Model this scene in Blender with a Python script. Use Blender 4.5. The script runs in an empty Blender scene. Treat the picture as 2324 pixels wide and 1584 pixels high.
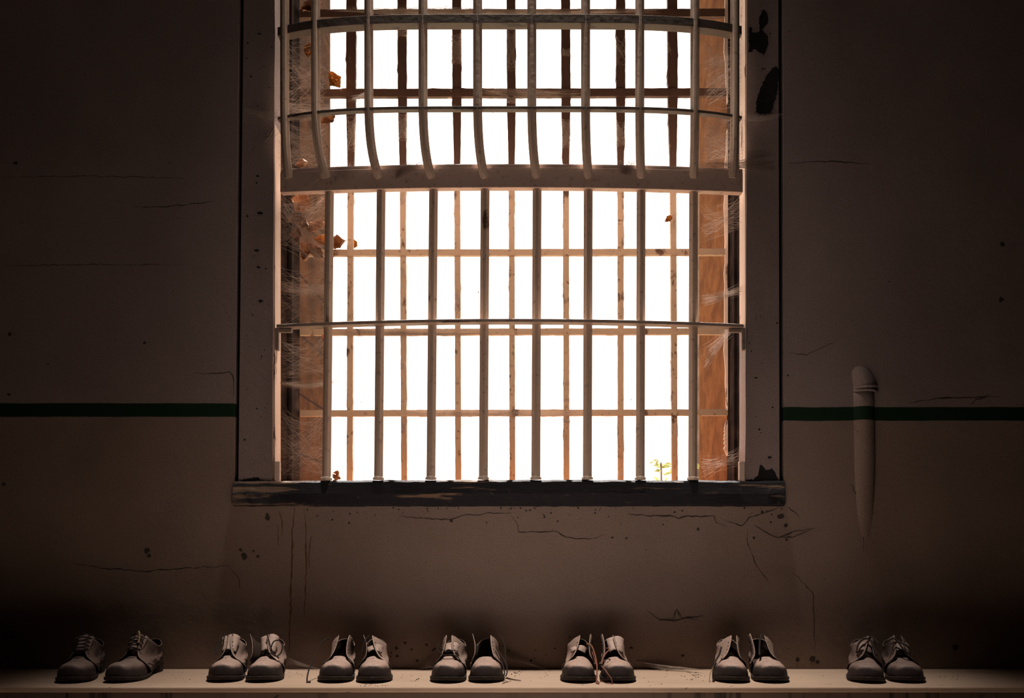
import bpy, bmesh, math, random
from mathutils import Vector, Matrix, noise as mnoise

SC = bpy.context.scene
COL = SC.collection
PI = math.pi
R = math.radians

# ------------------------------------------------------------------ view geometry (metres; wall plane y=0, room at -y)
F = 1925.0            # focal length in pixels of the 2324 x 1584 frame
CX, HZ = 1162.0, 1250.0   # principal column and horizon row
D = 2.58              # camera to window wall
SHELF_Z = 0.50
CAM_Z = SHELF_Z + 0.359
def P(px, py, y=0.0):
    d = D + y
    return Vector(((px - CX) * d / F, y, CAM_Z + (HZ - py) * d / F))
def PX(px, y=0.0): return (px - CX) * (D + y) / F
def PZ(py, y=0.0): return CAM_Z + (HZ - py) * (D + y) / F

# ------------------------------------------------------------------ object helpers
def link_mesh(name, verts, faces, mat=None, parent=None, smooth=False, loc=None, rotz=0.0):
    me = bpy.data.meshes.new(name)
    me.from_pydata([tuple(v) for v in verts], [], faces)
    me.update()
    bm = bmesh.new(); bm.from_mesh(me)
    bmesh.ops.recalc_face_normals(bm, faces=bm.faces)
    bm.to_mesh(me); bm.free()
    if smooth:
        for p in me.polygons: p.use_smooth = True
    o = bpy.data.objects.new(name, me)
    COL.objects.link(o)
    if mat: me.materials.append(mat)
    if parent is not None: o.parent = parent
    if loc is not None: o.location = loc
    if rotz: o.rotation_euler = (0, 0, rotz)
    return o

class MB:
    def __init__(s): s.v = []; s.f = []
    def add(s, verts, faces):
        b = len(s.v)
        s.v += [Vector(v) for v in verts]
        s.f += [tuple(b + i for i in f) for f in faces]
        return s
    def box(s, a, b):
        (x0, y0, z0), (x1, y1, z1) = a, b
        return s.hexa([(x0,y0,z0),(x1,y0,z0),(x1,y1,z0),(x0,y1,z0)], [(x0,y0,z1),(x1,y0,z1),(x1,y1,z1),(x0,y1,z1)])
    def hexa(s, lo, hi):
        return s.add(list(lo) + list(hi), [(0,3,2,1),(4,5,6,7),(0,1,5,4),(1,2,6,5),(2,3,7,6),(3,0,4,7)])
    def prism(s, poly, off):
        n = len(poly); off = Vector(off)
        a = [Vector(p) for p in poly]; b = [p + off for p in a]
        return s.add(a + b, [tuple(range(n))[::-1], tuple(range(n, 2*n))] + [(i, (i+1) % n, n + (i+1) % n, n + i) for i in range(n)])
    def loft(s, rings, closed=True, caps=True):
        n = len(rings[0]); b = []
        for r in rings: b += list(r)
        fs = []
        m = n if closed else n - 1
        for i in range(len(rings) - 1):
            for j in range(m):
                k = (j + 1) % n
                fs.append((i*n + j, i*n + k, (i+1)*n + k, (i+1)*n + j))
        if caps and closed:
            fs.append(tuple(range(n))[::-1]); fs.append(tuple((len(rings)-1)*n + j for j in range(n)))
        return s.add(b, fs)
    def tube(s, pts, r, n=6, caps=True, rot=0.0, ref=None, prof=None):
        pts = [Vector(p) for p in pts]
        rr = r if isinstance(r, (list, tuple)) else [r] * len(pts)
        rings = []
        up = Vector(ref) if ref is not None else None
        for i, p in enumerate(pts):
            t = (pts[min(i+1, len(pts)-1)] - pts[max(i-1, 0)])
            if t.length < 1e-9: t = Vector((0,0,1))
            t.normalize()
            if up is None:
                up = Vector((0,0,1)) if abs(t.z) < .9 else Vector((1,0,0))
            a = up - t * up.dot(t)
            if a.length < 1e-6: a = t.orthogonal()
            a.normalize(); up = a
            b = t.cross(a)
            if prof:
                rings.append([p + (a*pa + b*pb) * rr[i] for pa, pb in prof]); continue
            rings.append([p + (a*math.cos(rot + 2*PI*j/n) + b*math.sin(rot + 2*PI*j/n)) * rr[i] for j in range(n)])
        return s.loft(rings, True, caps)
    def build(s, name, mat=None, parent=None, smooth=False, loc=None, rotz=0.0):
        return link_mesh(name, s.v, s.f, mat, parent, smooth, loc, rotz)

def spline(pts, n):
    """Catmull-Rom through pts (any-dimensional tuples), n samples over the whole"""
    pts = [tuple(p) for p in pts]; m = len(pts) - 1
    out = []
    for k in range(n):
        u = k / (n - 1) * m
        i = min(int(u), m - 1); f = u - i
        p0, p1, p2, p3 = pts[max(i-1,0)], pts[i], pts[i+1], pts[min(i+2, m)]
        out.append(tuple(.5*((2*b) + (c-a)*f + (2*a-5*b+4*c-d)*f*f + (3*b-a-3*c+d)*f**3) for a,b,c,d in zip(p0,p1,p2,p3)))
    return out
def curve_at(keys, u):
    """piecewise smooth interpolation of [(u, value...)]"""
    if u <= keys[0][0]: return keys[0][1:]
    if u >= keys[-1][0]: return keys[-1][1:]
    for i in range(len(keys)-1):
        if keys[i][0] <= u <= keys[i+1][0]:
            h = keys[i+1][0] - keys[i][0]; f = (u - keys[i][0]) / h
            out = []
            for j in range(1, len(keys[0])):
                p1, p2 = keys[i][j], keys[i+1][j]
                m1 = (p2 - keys[i-1][j]) / (keys[i+1][0] - keys[i-1][0]) if i > 0 else (p2-p1)/h
                m2 = (keys[i+2][j] - p1) / (keys[i+2][0] - keys[i][0]) if i+2 < len(keys) else (p2-p1)/h
                out.append((2*f**3-3*f*f+1)*p1 + (f**3-2*f*f+f)*h*m1 + (-2*f**3+3*f*f)*p2 + (f**3-f*f)*h*m2)
            return tuple(out)
def cv(keys, u): return curve_at(keys, u)[0]

def tag(o, label=None, cat=None, group=None, kind=None):
    if label: o['label'] = label
    if cat: o['category'] = cat
    if group: o['group'] = group
    if kind: o['kind'] = kind
    return o
def empty(name, loc=(0,0,0), rotz=0.0):
    o = bpy.data.objects.new(name, None); COL.objects.link(o)
    o.location = loc; o.rotation_euler = (0,0,rotz); o.empty_display_size = .05
    return o
def mod_bevel(o, w, seg=2):
    m = o.modifiers.new('bevel', 'BEVEL'); m.width = w; m.segments = seg; m.limit_method = 'ANGLE'
def mod_sub(o, l=1):
    m = o.modifiers.new('sub', 'SUBSURF'); m.levels = l; m.render_levels = l
def mod_solid(o, t, off=-1):
    m = o.modifiers.new('solid', 'SOLIDIFY'); m.thickness = t; m.offset = off

# ------------------------------------------------------------------ materials
class NT:
    def __init__(s, name):
        s.m = bpy.data.materials.new(name); s.m.use_nodes = True
        s.t = s.m.node_tree; s.n = s.t.nodes; s.b = s.n['Principled BSDF']
        s.out = s.n['Material Output']
        s.b.inputs['Specular IOR Level'].default_value = .3
        s.geo = s.n.new('ShaderNodeNewGeometry'); s.tc = s.n.new('ShaderNodeTexCoord')
    def link(s, a, b): s.t.links.new(a, b)
    def setv(s, sock, v):
        if isinstance(v, bpy.types.NodeSocket): s.link(v, sock)
        elif isinstance(v, (tuple, list)) and len(v) == 3 and sock.type == 'RGBA': sock.default_value = (*v, 1)
        else: sock.default_value = v
    def mapping(s, coord, scale):
        n = s.n.new('ShaderNodeMapping'); s.link(coord, n.inputs['Vector']); n.inputs['Scale'].default_value = scale
        return n.outputs[0]
    def noise(s, scale, detail=4, rough=.55, coord=None, stretch=None):
        c = coord or s.geo.outputs['Position']
        if stretch: c = s.mapping(c, stretch)
        n = s.n.new('ShaderNodeTexNoise'); s.link(c, n.inputs['Vector'])
        n.inputs['Scale'].default_value = scale; n.inputs['Detail'].default_value = detail; n.inputs['Roughness'].default_value = rough
        return n.outputs['Fac']
    def voronoi(s, scale, coord=None, feat='F1'):
        n = s.n.new('ShaderNodeTexVoronoi'); n.feature = feat
        s.link(coord or s.geo.outputs['Position'], n.inputs['Vector']); n.inputs['Scale'].default_value = scale
        return n.outputs['Distance']
    def ramp(s, fac, a, b):
        n = s.n.new('ShaderNodeMapRange'); n.interpolation_type = 'SMOOTHSTEP'
        s.setv(n.inputs['Value'], fac); n.inputs['From Min'].default_value = a; n.inputs['From Max'].default_value = b
        return n.outputs['Result']
    def math(s, op, a, b=0.0):
        n = s.n.new('ShaderNodeMath'); n.operation = op
        s.setv(n.inputs[0], a); s.setv(n.inputs[1], b)
        return n.outputs[0]
    def mix(s, fac, a, b):
        n = s.n.new('ShaderNodeMix'); n.data_type = 'RGBA'
        s.setv(n.inputs[0], fac); s.setv(n.inputs[6], a); s.setv(n.inputs[7], b)
        return n.outputs[2]
    def xyz(s):
        n = s.n.new('ShaderNodeSeparateXYZ'); s.link(s.geo.outputs['Position'], n.inputs[0]); return n.outputs
    def bump(s, h, strength=.3, dist=.002):
        n = s.n.new('ShaderNodeBump'); s.link(h, n.inputs['Height']); n.inputs['Strength'].default_value = strength
        n.inputs['Distance'].default_value = dist; s.link(n.outputs[0], s.b.inputs['Normal'])
    def done(s, color, rough=.8, spec=None):
        s.setv(s.b.inputs['Base Color'], color); s.setv(s.b.inputs['Roughness'], rough)
        if spec is not None: s.b.inputs['Specular IOR Level'].default_value = spec
        return s.m

UP_PAINT = (.33, .256, .246); LO_PAINT = (.31, .230, .195)
def wall_paint(name, stripe=True):
    k = NT(name); x, y, z = k.xyz()
    big = k.noise(1.7, 5, .6); fine = k.noise(35, 6, .7)
    c1 = k.mix(k.ramp(big, .3, .7), UP_PAINT, tuple(c*.82 for c in UP_PAINT))
    c2 = k.mix(k.ramp(big, .3, .7), LO_PAINT, tuple(c*.80 for c in LO_PAINT))
    if stripe:
        wob = k.math('MULTIPLY', k.math('SUBTRACT', k.noise(9, 4), .5), .006)
        # the band sits a little higher left of the window than right of it
        shift = k.math('MULTIPLY', k.ramp(x, -.7, .7), (924 - 915) * D / F)
        zz = k.math('ADD', k.math('ADD', z, wob), shift)
        ztop, zbot = PZ(915), PZ(946)
        below = k.ramp(zz, zbot + .003, zbot - .003)
        band = k.math('MULTIPLY', k.ramp(zz, ztop + .0012, ztop - .0012), k.ramp(zz, zbot - .0012, zbot + .0012))
        c = k.mix(below, c1, c2)
        c = k.mix(band, c, (.004, .026, .009))
    else:
        c = c1
    grain = k.noise(230, 2, .7)
    c = k.mix(k.ramp(grain, .42, .60), c, k.mix(.22, c, (.03,.024,.02)))
    speck = k.ramp(k.noise(60, 3, .6), .70, .76)
    c = k.mix(speck, c, (.03, .022, .02))
    k.bump(k.math('ADD', k.math('MULTIPLY', fine, .5), k.noise(7, 5)), .5, .006)
    return k.done(c, .75, .2)

M = {}
M['wall'] = wall_paint('wall_plaster')
M['casing'] = wall_paint('casing_paint', False)
def simple(name, col, rough=.8, var=.25, scale=20, bump=.2, spec=.25, dist=.002, coord='world'):
    k = NT(name)
    cc = k.tc.outputs['Object'] if coord == 'obj' else None
    n = k.noise(scale, 5, .6, cc)
    c = k.mix(k.ramp(n, .3, .7), col, tuple(v*(1-var) for v in col))
    if bump: k.bump(k.noise(scale*4, 4, .6, cc), bump, dist)
    return k.done(c, rough, spec)
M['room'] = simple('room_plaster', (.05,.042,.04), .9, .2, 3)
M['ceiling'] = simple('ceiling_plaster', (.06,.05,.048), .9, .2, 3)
M['floor'] = simple('bare_floor', (.42,.33,.27), .8, .25, 3)
M['ground'] = simple('outside_ground', (.16,.15,.10), .95, .3, 2)
M['crack'] = simple('crack_dark', (.065,.054,.048), 1, .2, 60, 0)  # dark tone shared by wall cracks and plaster chips
M['stain'] = simple('rust_run', (.14,.075,.03), .8, .3, 60, 0)
M['bare'] = simple('bare_black', (.016,.014,.015), .9, .4, 60, .5)
M['jamb'] = None
k = NT('flaking_white_paint')
chip = k.ramp(k.noise(26, 6, .65, stretch=(1,1,.25)), .60, .64)
c = k.mix(chip, (.62,.48,.40), (.16,.085,.05)); k.bump(k.noise(50,4), .4)
M['jamb'] = k.done(c, .7)
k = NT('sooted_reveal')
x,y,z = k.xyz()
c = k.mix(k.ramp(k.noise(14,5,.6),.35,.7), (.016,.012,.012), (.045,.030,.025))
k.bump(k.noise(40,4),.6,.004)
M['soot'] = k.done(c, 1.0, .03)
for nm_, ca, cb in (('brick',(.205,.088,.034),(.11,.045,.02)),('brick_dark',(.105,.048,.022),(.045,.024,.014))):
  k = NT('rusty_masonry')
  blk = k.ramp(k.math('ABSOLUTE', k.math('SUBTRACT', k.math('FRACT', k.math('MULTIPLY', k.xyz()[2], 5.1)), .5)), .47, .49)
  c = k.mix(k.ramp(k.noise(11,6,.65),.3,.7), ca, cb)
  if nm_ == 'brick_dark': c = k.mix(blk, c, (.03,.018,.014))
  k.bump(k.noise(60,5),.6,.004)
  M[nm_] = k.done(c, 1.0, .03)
k = NT('charred_sill')
st = k.noise(9, 6, .65, stretch=(.35,1,4.5)); x,y,z = k.xyz()
top = k.ramp(z, PZ(1135), PZ(1092))
bl = k.math('ADD', st, k.math('MULTIPLY', top, .06))
lf = k.math('MULTIPLY', k.ramp(x, -.2, -.75), .06)
c = k.mix(k.ramp(k.math('ADD', bl, lf), .60, .66), (.013,.013,.018), (.17,.11,.075))
c = k.mix(k.ramp(k.noise(40,5,.7), .62,.7), c, (.07,.055,.05))
k.bump(k.noise(30,6,.7, stretch=(.4,1,2)), .9, .008)
M['sill'] = k.done(c, .8)
def painted_iron(name, col, rust, thr, stretch=(1,1,.35), scale=18):
    k = NT(name)
    n = k.noise(scale, 6, .62, stretch=stretch)
    c = k.mix(k.ramp(n, thr, thr+.05), col, rust)
    c = k.mix(k.ramp(k.noise(70,4),.55,.75), c, tuple(v*.6 for v in col))
    k.bump(k.noise(55,5), .5, .002)
    return k.done(c, .6, .35)
M['guard'] = painted_iron('old_bar_paint', (.52,.405,.325), (.09,.05,.035), .66)
M['band'] = painted_iron('band_paint', (.105,.080,.066), (.04,.025,.022), .60, (.3,1,1))
M['band_pale'] = painted_iron('pale_band_paint', (.26,.20,.165), (.06,.035,.03), .60, (.3,1,1))
M['rail'] = painted_iron('rail_paint', (.50,.365,.31), (.06,.04,.03), .72)
k = NT('rusted_grille'); x, y, z = k.xyz()
n = k.noise(22, 6, .65, stretch=(1,1,.5))
above = k.math('MULTIPLY', k.ramp(z, PZ(430), PZ(300)), .30)       # the upper half has lost most of its paint
c = k.mix(k.ramp(k.math('ADD', n, above), .58, .66), (.50,.36,.25), (.12,.065,.045))
c = k.mix(k.ramp(k.noise(70,4),.6,.75), c, (.13,.075,.05)); k.bump(k.noise(55,5), .5, .002)
M['grille'] = k.done(c, .7, .3)
k = NT('bench_paint'); x,y,z = k.xyz()
c = k.mix(k.ramp(k.noise(5,5,.6,stretch=(.4,1,1)),.3,.7), (.46,.355,.275), (.38,.285,.215))
c = k.mix(k.ramp(k.noise(55,4,.6,stretch=(.4,1,1)),.68,.73), c, (.09,.06,.045))
k.bump(k.noise(40,5,stretch=(.2,1,1)), .3, .002)
M['bench'] = k.done(c, .75, .2)
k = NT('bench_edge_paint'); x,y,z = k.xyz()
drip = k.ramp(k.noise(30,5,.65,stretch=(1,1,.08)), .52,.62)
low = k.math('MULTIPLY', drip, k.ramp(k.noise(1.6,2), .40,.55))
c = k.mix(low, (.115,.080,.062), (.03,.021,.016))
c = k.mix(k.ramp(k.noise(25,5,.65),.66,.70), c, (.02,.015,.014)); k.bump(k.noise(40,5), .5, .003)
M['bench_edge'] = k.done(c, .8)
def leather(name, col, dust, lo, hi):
    """dark leather under a film of settled dust: paler where it faces up, with shade painted on upright toe fronts"""
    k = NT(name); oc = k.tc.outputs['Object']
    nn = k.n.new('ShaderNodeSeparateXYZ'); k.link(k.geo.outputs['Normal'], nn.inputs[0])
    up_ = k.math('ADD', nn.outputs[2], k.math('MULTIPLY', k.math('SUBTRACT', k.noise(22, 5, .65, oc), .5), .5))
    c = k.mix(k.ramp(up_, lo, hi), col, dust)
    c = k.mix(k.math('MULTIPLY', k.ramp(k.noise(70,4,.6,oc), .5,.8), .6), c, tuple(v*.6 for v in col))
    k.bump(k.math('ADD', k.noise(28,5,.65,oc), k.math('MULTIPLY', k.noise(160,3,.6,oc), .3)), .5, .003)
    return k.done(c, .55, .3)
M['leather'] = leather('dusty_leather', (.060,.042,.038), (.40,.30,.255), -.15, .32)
M['toe'] = leather('shaded_toe_leather', (.034,.025,.024), (.42,.31,.265), .42, .86)  # dusty on top; toe front kept dark as painted shade
M['toe_dark'] = leather('shaded_dark_toe', (.040,.029,.030), (.23,.17,.15), .32, .85)  # same painted shade on the toes of the dark shoes
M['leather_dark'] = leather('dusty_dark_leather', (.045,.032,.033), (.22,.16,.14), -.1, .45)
M['lining'] = simple('shoe_lining', (.06,.04,.032), .9, .3, 40, .3, coord='obj')
M['sole'] = simple('sole_leather', (.040,.030,.028), .7, .4, 60, .4, coord='obj')
M['lace'] = simple('shoe_lace', (.035,.026,.026), .9, .3, 200, 0)
M['lace_pale'] = simple('frayed_lace', (.42,.30,.17), .9, .3, 200, 0)
M['lace_rust'] = simple('rust_lace', (.30,.13,.085), .9, .3, 200, 0)
M['hole'] = simple('eyelet_dark', (.02,.014,.013), .9, .1, 60, 0)
def translucent(name, a, b, w=.5, scale=30):
    k = NT(name); oc = k.tc.outputs['Object']
    c = k.mix(k.ramp(k.noise(scale,5,.6,oc), .35,.65), a, b)
    k.done(c, .75, .2)
    t = k.n.new('ShaderNodeBsdfTranslucent'); k.link(c, t.inputs['Color'])
    mx = k.n.new('ShaderNodeMixShader'); mx.inputs[0].default_value = w
    k.link(k.b.outputs[0], mx.inputs[1]); k.link(t.outputs[0], mx.inputs[2]); k.link(mx.outputs[0], k.out.inputs['Surface'])
    return k.m
M['leaf'] = translucent('dry_leaf', (.36,.19,.10), (.18,.08,.04), .28)
M['leaf_bright'] = translucent('amber_leaf', (.42,.20,.055), (.25,.10,.03), .35)
M['leaf_stem'] = simple('leaf_stem', (.2,.1,.05), .9, .2, 60, 0)
M['web'] = translucent('cobweb_silk', (.40,.32,.27), (.30,.235,.195), .25)
M['web_white'] = translucent('dense_cobweb', (.72,.62,.55), (.60,.50,.43), .3)
M['foliage'] = translucent('living_leaf', (.33,.33,.12), (.22,.24,.08), .45)
M['bark'] = simple('pale_bark', (.22,.17,.13), .9, .5, 14, .5)
M['debris'] = simple('crumbs', (.075,.045,.03), .95, .4, 80, 0)
M['twig'] = simple('twig_bark', (.09,.055,.04), .95, .4, 80, 0)

# ------------------------------------------------------------------ the room
XL, XR, YB, ZC, T = -2.5, 2.5, -4.6, 6.6, .60
HX0, HX1, HZ0, HZ1 = PX(530), PX(1780), PZ(1149), 3.36        # hole in the wall for casing and window
HX0T, HX1T = PX(549), PX(1776)                                  # the opening is slightly out of square
mb = MB()
mb.hexa([(XL,0,0),(HX0,0,0),(HX0,T,0),(XL,T,0)], [(XL,0,HZ0),(HX0,0,HZ0),(HX0,T,HZ0),(XL,T,HZ0)])
mb.hexa([(HX1,0,0),(XR,0,0),(XR,T,0),(HX1,T,0)], [(HX1,0,HZ0),(XR,0,HZ0),(XR,T,HZ0),(HX1,T,HZ0)])
mb.hexa([(XL,0,HZ0),(HX0,0,HZ0),(HX0,T,HZ0),(XL,T,HZ0)], [(XL,0,HZ1),(HX0T,0,HZ1),(HX0T,T,HZ1),(XL,T,HZ1)])
mb.hexa([(HX1,0,HZ0),(XR,0,HZ0),(XR,T,HZ0),(HX1,T,HZ0)], [(HX1T,0,HZ1),(XR,0,HZ1),(XR,T,HZ1),(HX1T,T,HZ1)])
mb.box((HX0,0,0),(HX1,T,HZ0)).box((XL,0,HZ1),(XR,T,ZC))
wall = tag(mb.build('wall_front', M['wall']), 'plastered prison wall around the barred window with dark green painted band', kind='structure')
for nm, a, b, m, lb in [
    ('wall_left', (XL-.2,YB,0),(XL,T,ZC), 'room', 'dim side wall of the room, to the left'),
    ('wall_right', (XR,YB,0),(XR+.2,T,ZC), 'room', 'dim side wall of the room, to the right'),
    ('wall_back', (XL-.2,YB-.2,0),(XR+.2,YB,ZC), 'room', 'dim wall behind the viewer'),
    ('floor', (XL-.2,YB-.2,-.15),(XR+.2,T,0), 'floor', 'bare sunlit floor in front of the shelf'),
    ('ceiling', (XL-.2,YB-.2,ZC),(XR+.2,T,ZC+.2), 'ceiling', 'dim plaster ceiling'),
    ('ground', (-30,T+.02,-.6),(30,40,-.4), 'ground', 'ground outside the window')]:
    tag(MB().box(a, b).build(nm, M[m]), lb, kind='structure')

# cracks and runs in the plaster (thin inlaid ribbons on the wall)
def ribbon(mb, pts, w, y=-.0005, rnd=None, n=None):
    rnd = rnd or random.Random(1)
    pp = []
    for i in range(len(pts)-1):
        (x0,y0),(x1,y1) = pts[i], pts[i+1]
        m = max(2, int(math.hypot(x1-x0, y1-y0)/9))
        for j in range(m):
            f = j/m
            pp.append((x0+(x1-x0)*f + rnd.uniform(-1.5,1.5), y0+(y1-y0)*f + rnd.uniform(-1.6,1.6)))
    pp.append(pts[-1])
    vs, fs = [], []
    for i, (px, py) in enumerate(pp):
        a = pp[max(i-1,0)]; b = pp[min(i+1,len(pp)-1)]
        dx, dy = b[0]-a[0], b[1]-a[1]; l = math.hypot(dx,dy) or 1
        e = min(1, .25 + 3*min(i, len(pp)-1-i)/len(pp))
        ww = w*.5*e*rnd.uniform(.5,1.4)
        for sgn in (-1,1):
            vs.append(P(px - sgn*dy/l*ww, py + sgn*dx/l*ww, y))
        if i: fs.append((2*i-2, 2*i-1, 2*i+1, 2*i))
    mb.add(vs, fs)
rc = random.Random(5)
CRACKS = [
 ([(160,1276),(230,1290),(330,1296),(420,1290),(520,1283)], 2.4),
 ([(520,1283),(540,1310),(545,1340)], 1.6),
 ([(905,1172),(990,1178),(1020,1180),(1055,1168),(1085,1168),(1110,1164),(1165,1164)], 2.6),
 ([(1160,1170),(1176,1192),(1178,1207),(1265,1206),(1285,1220),(1345,1222),(1372,1214)], 2.4),
 ([(1425,1167),(1485,1171),(1520,1170),(1540,1176),(1560,1172),(1620,1171),(1625,1185),(1650,1196)], 3.2),
 ([(1640,1180),(1685,1193),(1700,1174),(1735,1165),(1775,1148)], 2.6),
 ([(1710,1192),(1750,1215),(1765,1220),(1800,1208),(1840,1200)], 3.2),
 ([(1760,1218),(1800,1218),(1850,1199)], 2.2),
 ([(1788,1150),(1802,1162),(1815,1176)], 2.4),
 ([(440,847),(500,848),(522,845),(530,860),(531,900)], 2.2),
 ([(2060,915),(2130,905),(2200,901),(2270,899)], 3.0),
 ([(2200,920),(2215,907),(2245,901)], 2.0),
 ([(1790,370),(1880,366),(1975,372)], 2.2),
 ([(300,470),(380,468),(440,462),(490,456)], 2.0),
 ([(1790,800),(1830,806),(1900,772)], 1.8),
 ([(1468,1385),(1500,1408),(1540,1407),(1562,1400),(1600,1398)], 3.2),
 ([(1536,1385),(1542,1400)], 3.0),
 ([(1498,1406),(1530,1402),(1535,1384),(1548,1402),(1585,1406)], 2.4),
 ([(1695,1200),(1698,1235),(1720,1290),(1752,1330)], 1.8),
 ([(1800,1300),(1845,1345),(1850,1480)], 1.8),
 ([(1931,1098),(1938,1112),(1945,1128)], 2.2), ([(1950,1112),(1956,1140),(1975,1160),(1990,1166)], 3.0), ([(1975,1165),(1962,1200),(1958,1250)], 2.2),
 ([(0,402),(200,400),(420,404)], 1.4), ([(0,603),(220,600),(420,602)], 1.4),
]
for pts, w in CRACKS:
    mb = MB(); ribbon(mb, pts, w, rnd=rc)
    mb.build('crack', M['crack'], wall)
for pts, w in [([(668,1152),(664,1200),(662,1280),(659,1400),(656,1480)], 4.0), ([(690,1155),(694,1210),(695,1290),(690,1400)], 3.0),
               ([(706,1215),(703,1250),(700,1290)], 2.5), ([(634,1160),(642,1190),(640,1215)], 2.5), ([(631,1190),(632,1240)], 2.0)]:
    mb = MB(); ribbon(mb, pts, w, rnd=rc)
    mb.build('rust_run', M['stain'], wall)
# small plaster chips and holes
mb = MB()
def chip(mb, px, py, r, y=-.0006):
    n = 7
    vs = [P(px + math.cos(2*PI*i/n)*r*rc.uniform(.6,1.3), py + math.sin(2*PI*i/n)*r*rc.uniform(.6,1.3), y) for i in range(n)]
    mb.add(vs, [tuple(range(n))])
for px, py, r in [(22,758,5),(8,1099,6),(328,778,4),(333,1250,7),(338,1262,5),(554,1262,8),(546,1248,4),(585,1262,4),(575,1250,3),(1024,1181,5),
                  (1390,1220,3),(1422,1221,3),(1584,1201,4),(1788,852,3),(2272,680,7),(2275,555,6),(1772,1172,7),(1783,1193,5),(1712,1220,4),(1785,1225,3),
                  (608,1176,6),(606,1168,4),(792,1187,3),(1750,1185,3),(1730,1162,4),(10,1445,9),(28,1446,6),(2169,1468,8),(1845,1495,8),(1856,1502,5),(1810,1497,5),(20,895,4),(550,315,5),(35,370,5)]:
    chip(mb, px, py, r)
for i in range(70):
    chip(mb, rc.uniform(600,1790), 1152 + abs(rc.gauss(0,14)), rc.uniform(.8,2.6))
for i in range(60):
    chip(mb, rc.uniform(0,2324), rc.uniform(0,1500), rc.uniform(.6,1.6))
for i in range(40):
    chip(mb, 1155+rc.gauss(0,250), 1500-abs(rc.gauss(0,25)), rc.uniform(1,4))
vv, ff = mb.v, mb.f
keep = [f for f in ff if not (HX0-.01 < vv[f[0]].x < HX1+.01 and vv[f[0]].z > HZ0)]
chips = link_mesh('chipped_plaster', vv, keep, M['crack'], wall)

# pipe stub with elbow half sunk in the wall
pipe = MB()
rp = 27*D/F
path = []
for i in range(15):
    f = i/14; path.append((PX(1964 - 4*f*f), .006 + max(0,(f-.55))**1.2*.07*0 , PZ(1250 - 366*(1-0)*f if False else 1252 - (1252-884)*f)))
rad = [rp for i in range(15)]
ys = [.016 + .024*(1-min(1,(i/14)/.55))**1.3 for i in range(15)]
path = [(p[0], ys[i], p[2]) for i, p in enumerate(path)]
pipe.tube(path, rad, 20, ref=(0,1,0))
pipe_root = empty('conduit_pipe', (PX(1962), 0, PZ(1250)))
pl = Vector(pipe_root.location)
def rel(mbx, off): mbx.v = [v - off for v in mbx.v]; return mbx
rel(pipe, pl).build('pipe_body', M['wall'], pipe_root, True)
el = MB()
ep = []
for i in range(13):
    a = i/12*R(100)
    ep.append((PX(1962) - .034*(1-math.cos(a)), .016 + .030*(1-math.cos(a)), PZ(884) + .058*math.sin(a)))
el.tube(ep, [rp*1.05 for i in range(13)], 20, ref=(0,1,0))
rel(el, pl).build('elbow', M['wall'], pipe_root, True)
cl = MB()
cl.tube([(PX(1964),.016,PZ(890)),(PX(1964),.016,PZ(886))], rp*1.13, 24, ref=(0,1,0)); cl.tube([(PX(1964),.016,PZ(881)),(PX(1964),.016,PZ(877))], rp*1.13, 24, ref=(0,1,0))
rel(cl, pl).build('collar', M['wall'], pipe_root, True)
tag(pipe_root, 'short painted conduit pipe with elbow half buried in the wall, crossed by the green band', 'pipe')

# ------------------------------------------------------------------ window: casing, jambs, reveals, sill
win = empty('window_1', (0,0,PZ(1090)))
tag(win, 'tall deep-set prison window with painted casing and charred sill', kind='structure')
wl = Vector(win.location)
def wbuild(mb, name, mat, smooth=False, bevel=0):
    o = rel(mb, wl).build(name, mat, win, smooth)
    if bevel: mod_bevel(o, bevel)
    return o
def wob_col(xa, xb, y0, y1, z0, z1, n, amp, seed, side):
    """upright board; the edge on `side` (-1 or +1 in x) is worn and wavy"""
    rnd = random.Random(seed); rings = []
    for i in range(n+1):
        f = i/n; z = z0 + (z1-z0)*f
        a = xa[0] + (xa[1]-xa[0])*f; b = xb[0] + (xb[1]-xb[0])*f
        d = rnd.uniform(-amp, amp*.3)
        if side > 0: b += d
        else: a -= d
        rings.append([(a,y0,z),(b,y0,z),(b,y1,z),(a,y1,z)])
    return MB().loft(rings)
ZS = PZ(1090)
wbuild(wob_col((PX(540),PX(559)), (PX(617),PX(627)), .004, .075, PZ(1092), HZ1, 30, .0012, 1, 1), 'side_casing', M['casing'])
wbuild(wob_col((PX(1692),PX(1698)), (PX(1770),PX(1766)), .004, .075, PZ(1092), HZ1, 30, .0012, 2, -1), 'side_casing', M['casing'])
# dark packing in the joint between casing and wall
wbuild(MB().box((HX0-.03,.022,HZ0),(PX(575),.07,HZ1)), 'joint_gap', M['bare'])
wbuild(MB().box((PX(1755),.022,HZ0),(HX1+.01,.07,HZ1)), 'joint_gap', M['bare'])
xl0, xl1, xl2, xl3 = PX(620,.0), PX(637,.075), PX(680,.20), PX(750,T)
xr0, xr1, xr2 = PX(1695,.0), PX(1682,.075), PX(1650,.20)
xr3 = xr2 - .003
ztop = HZ1
def strip(xa, ya, xb, yb, side):
    # reveal slab between two depths, thick away from the opening
    e = .16*side
    return MB().hexa([(xa,ya,ZS-.06),(xb,yb,ZS-.06),(xb+e,yb,ZS-.06),(xa+e,ya,ZS-.06)], [(xa,ya,ztop),(xb,yb,ztop),(xb+e,yb,ztop),(xa+e,ya,ztop)])
def clipx(mb, lo, hi):
    mb.v = [Vector((min(max(v.x, lo), hi), v.y, v.z)) for v in mb.v]; return mb
wbuild(clipx(MB().box((PX(600),.012,ZS),(xl0+.002,.077,ztop)), HX0, 9), 'jamb_lining', M['jamb'])
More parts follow.
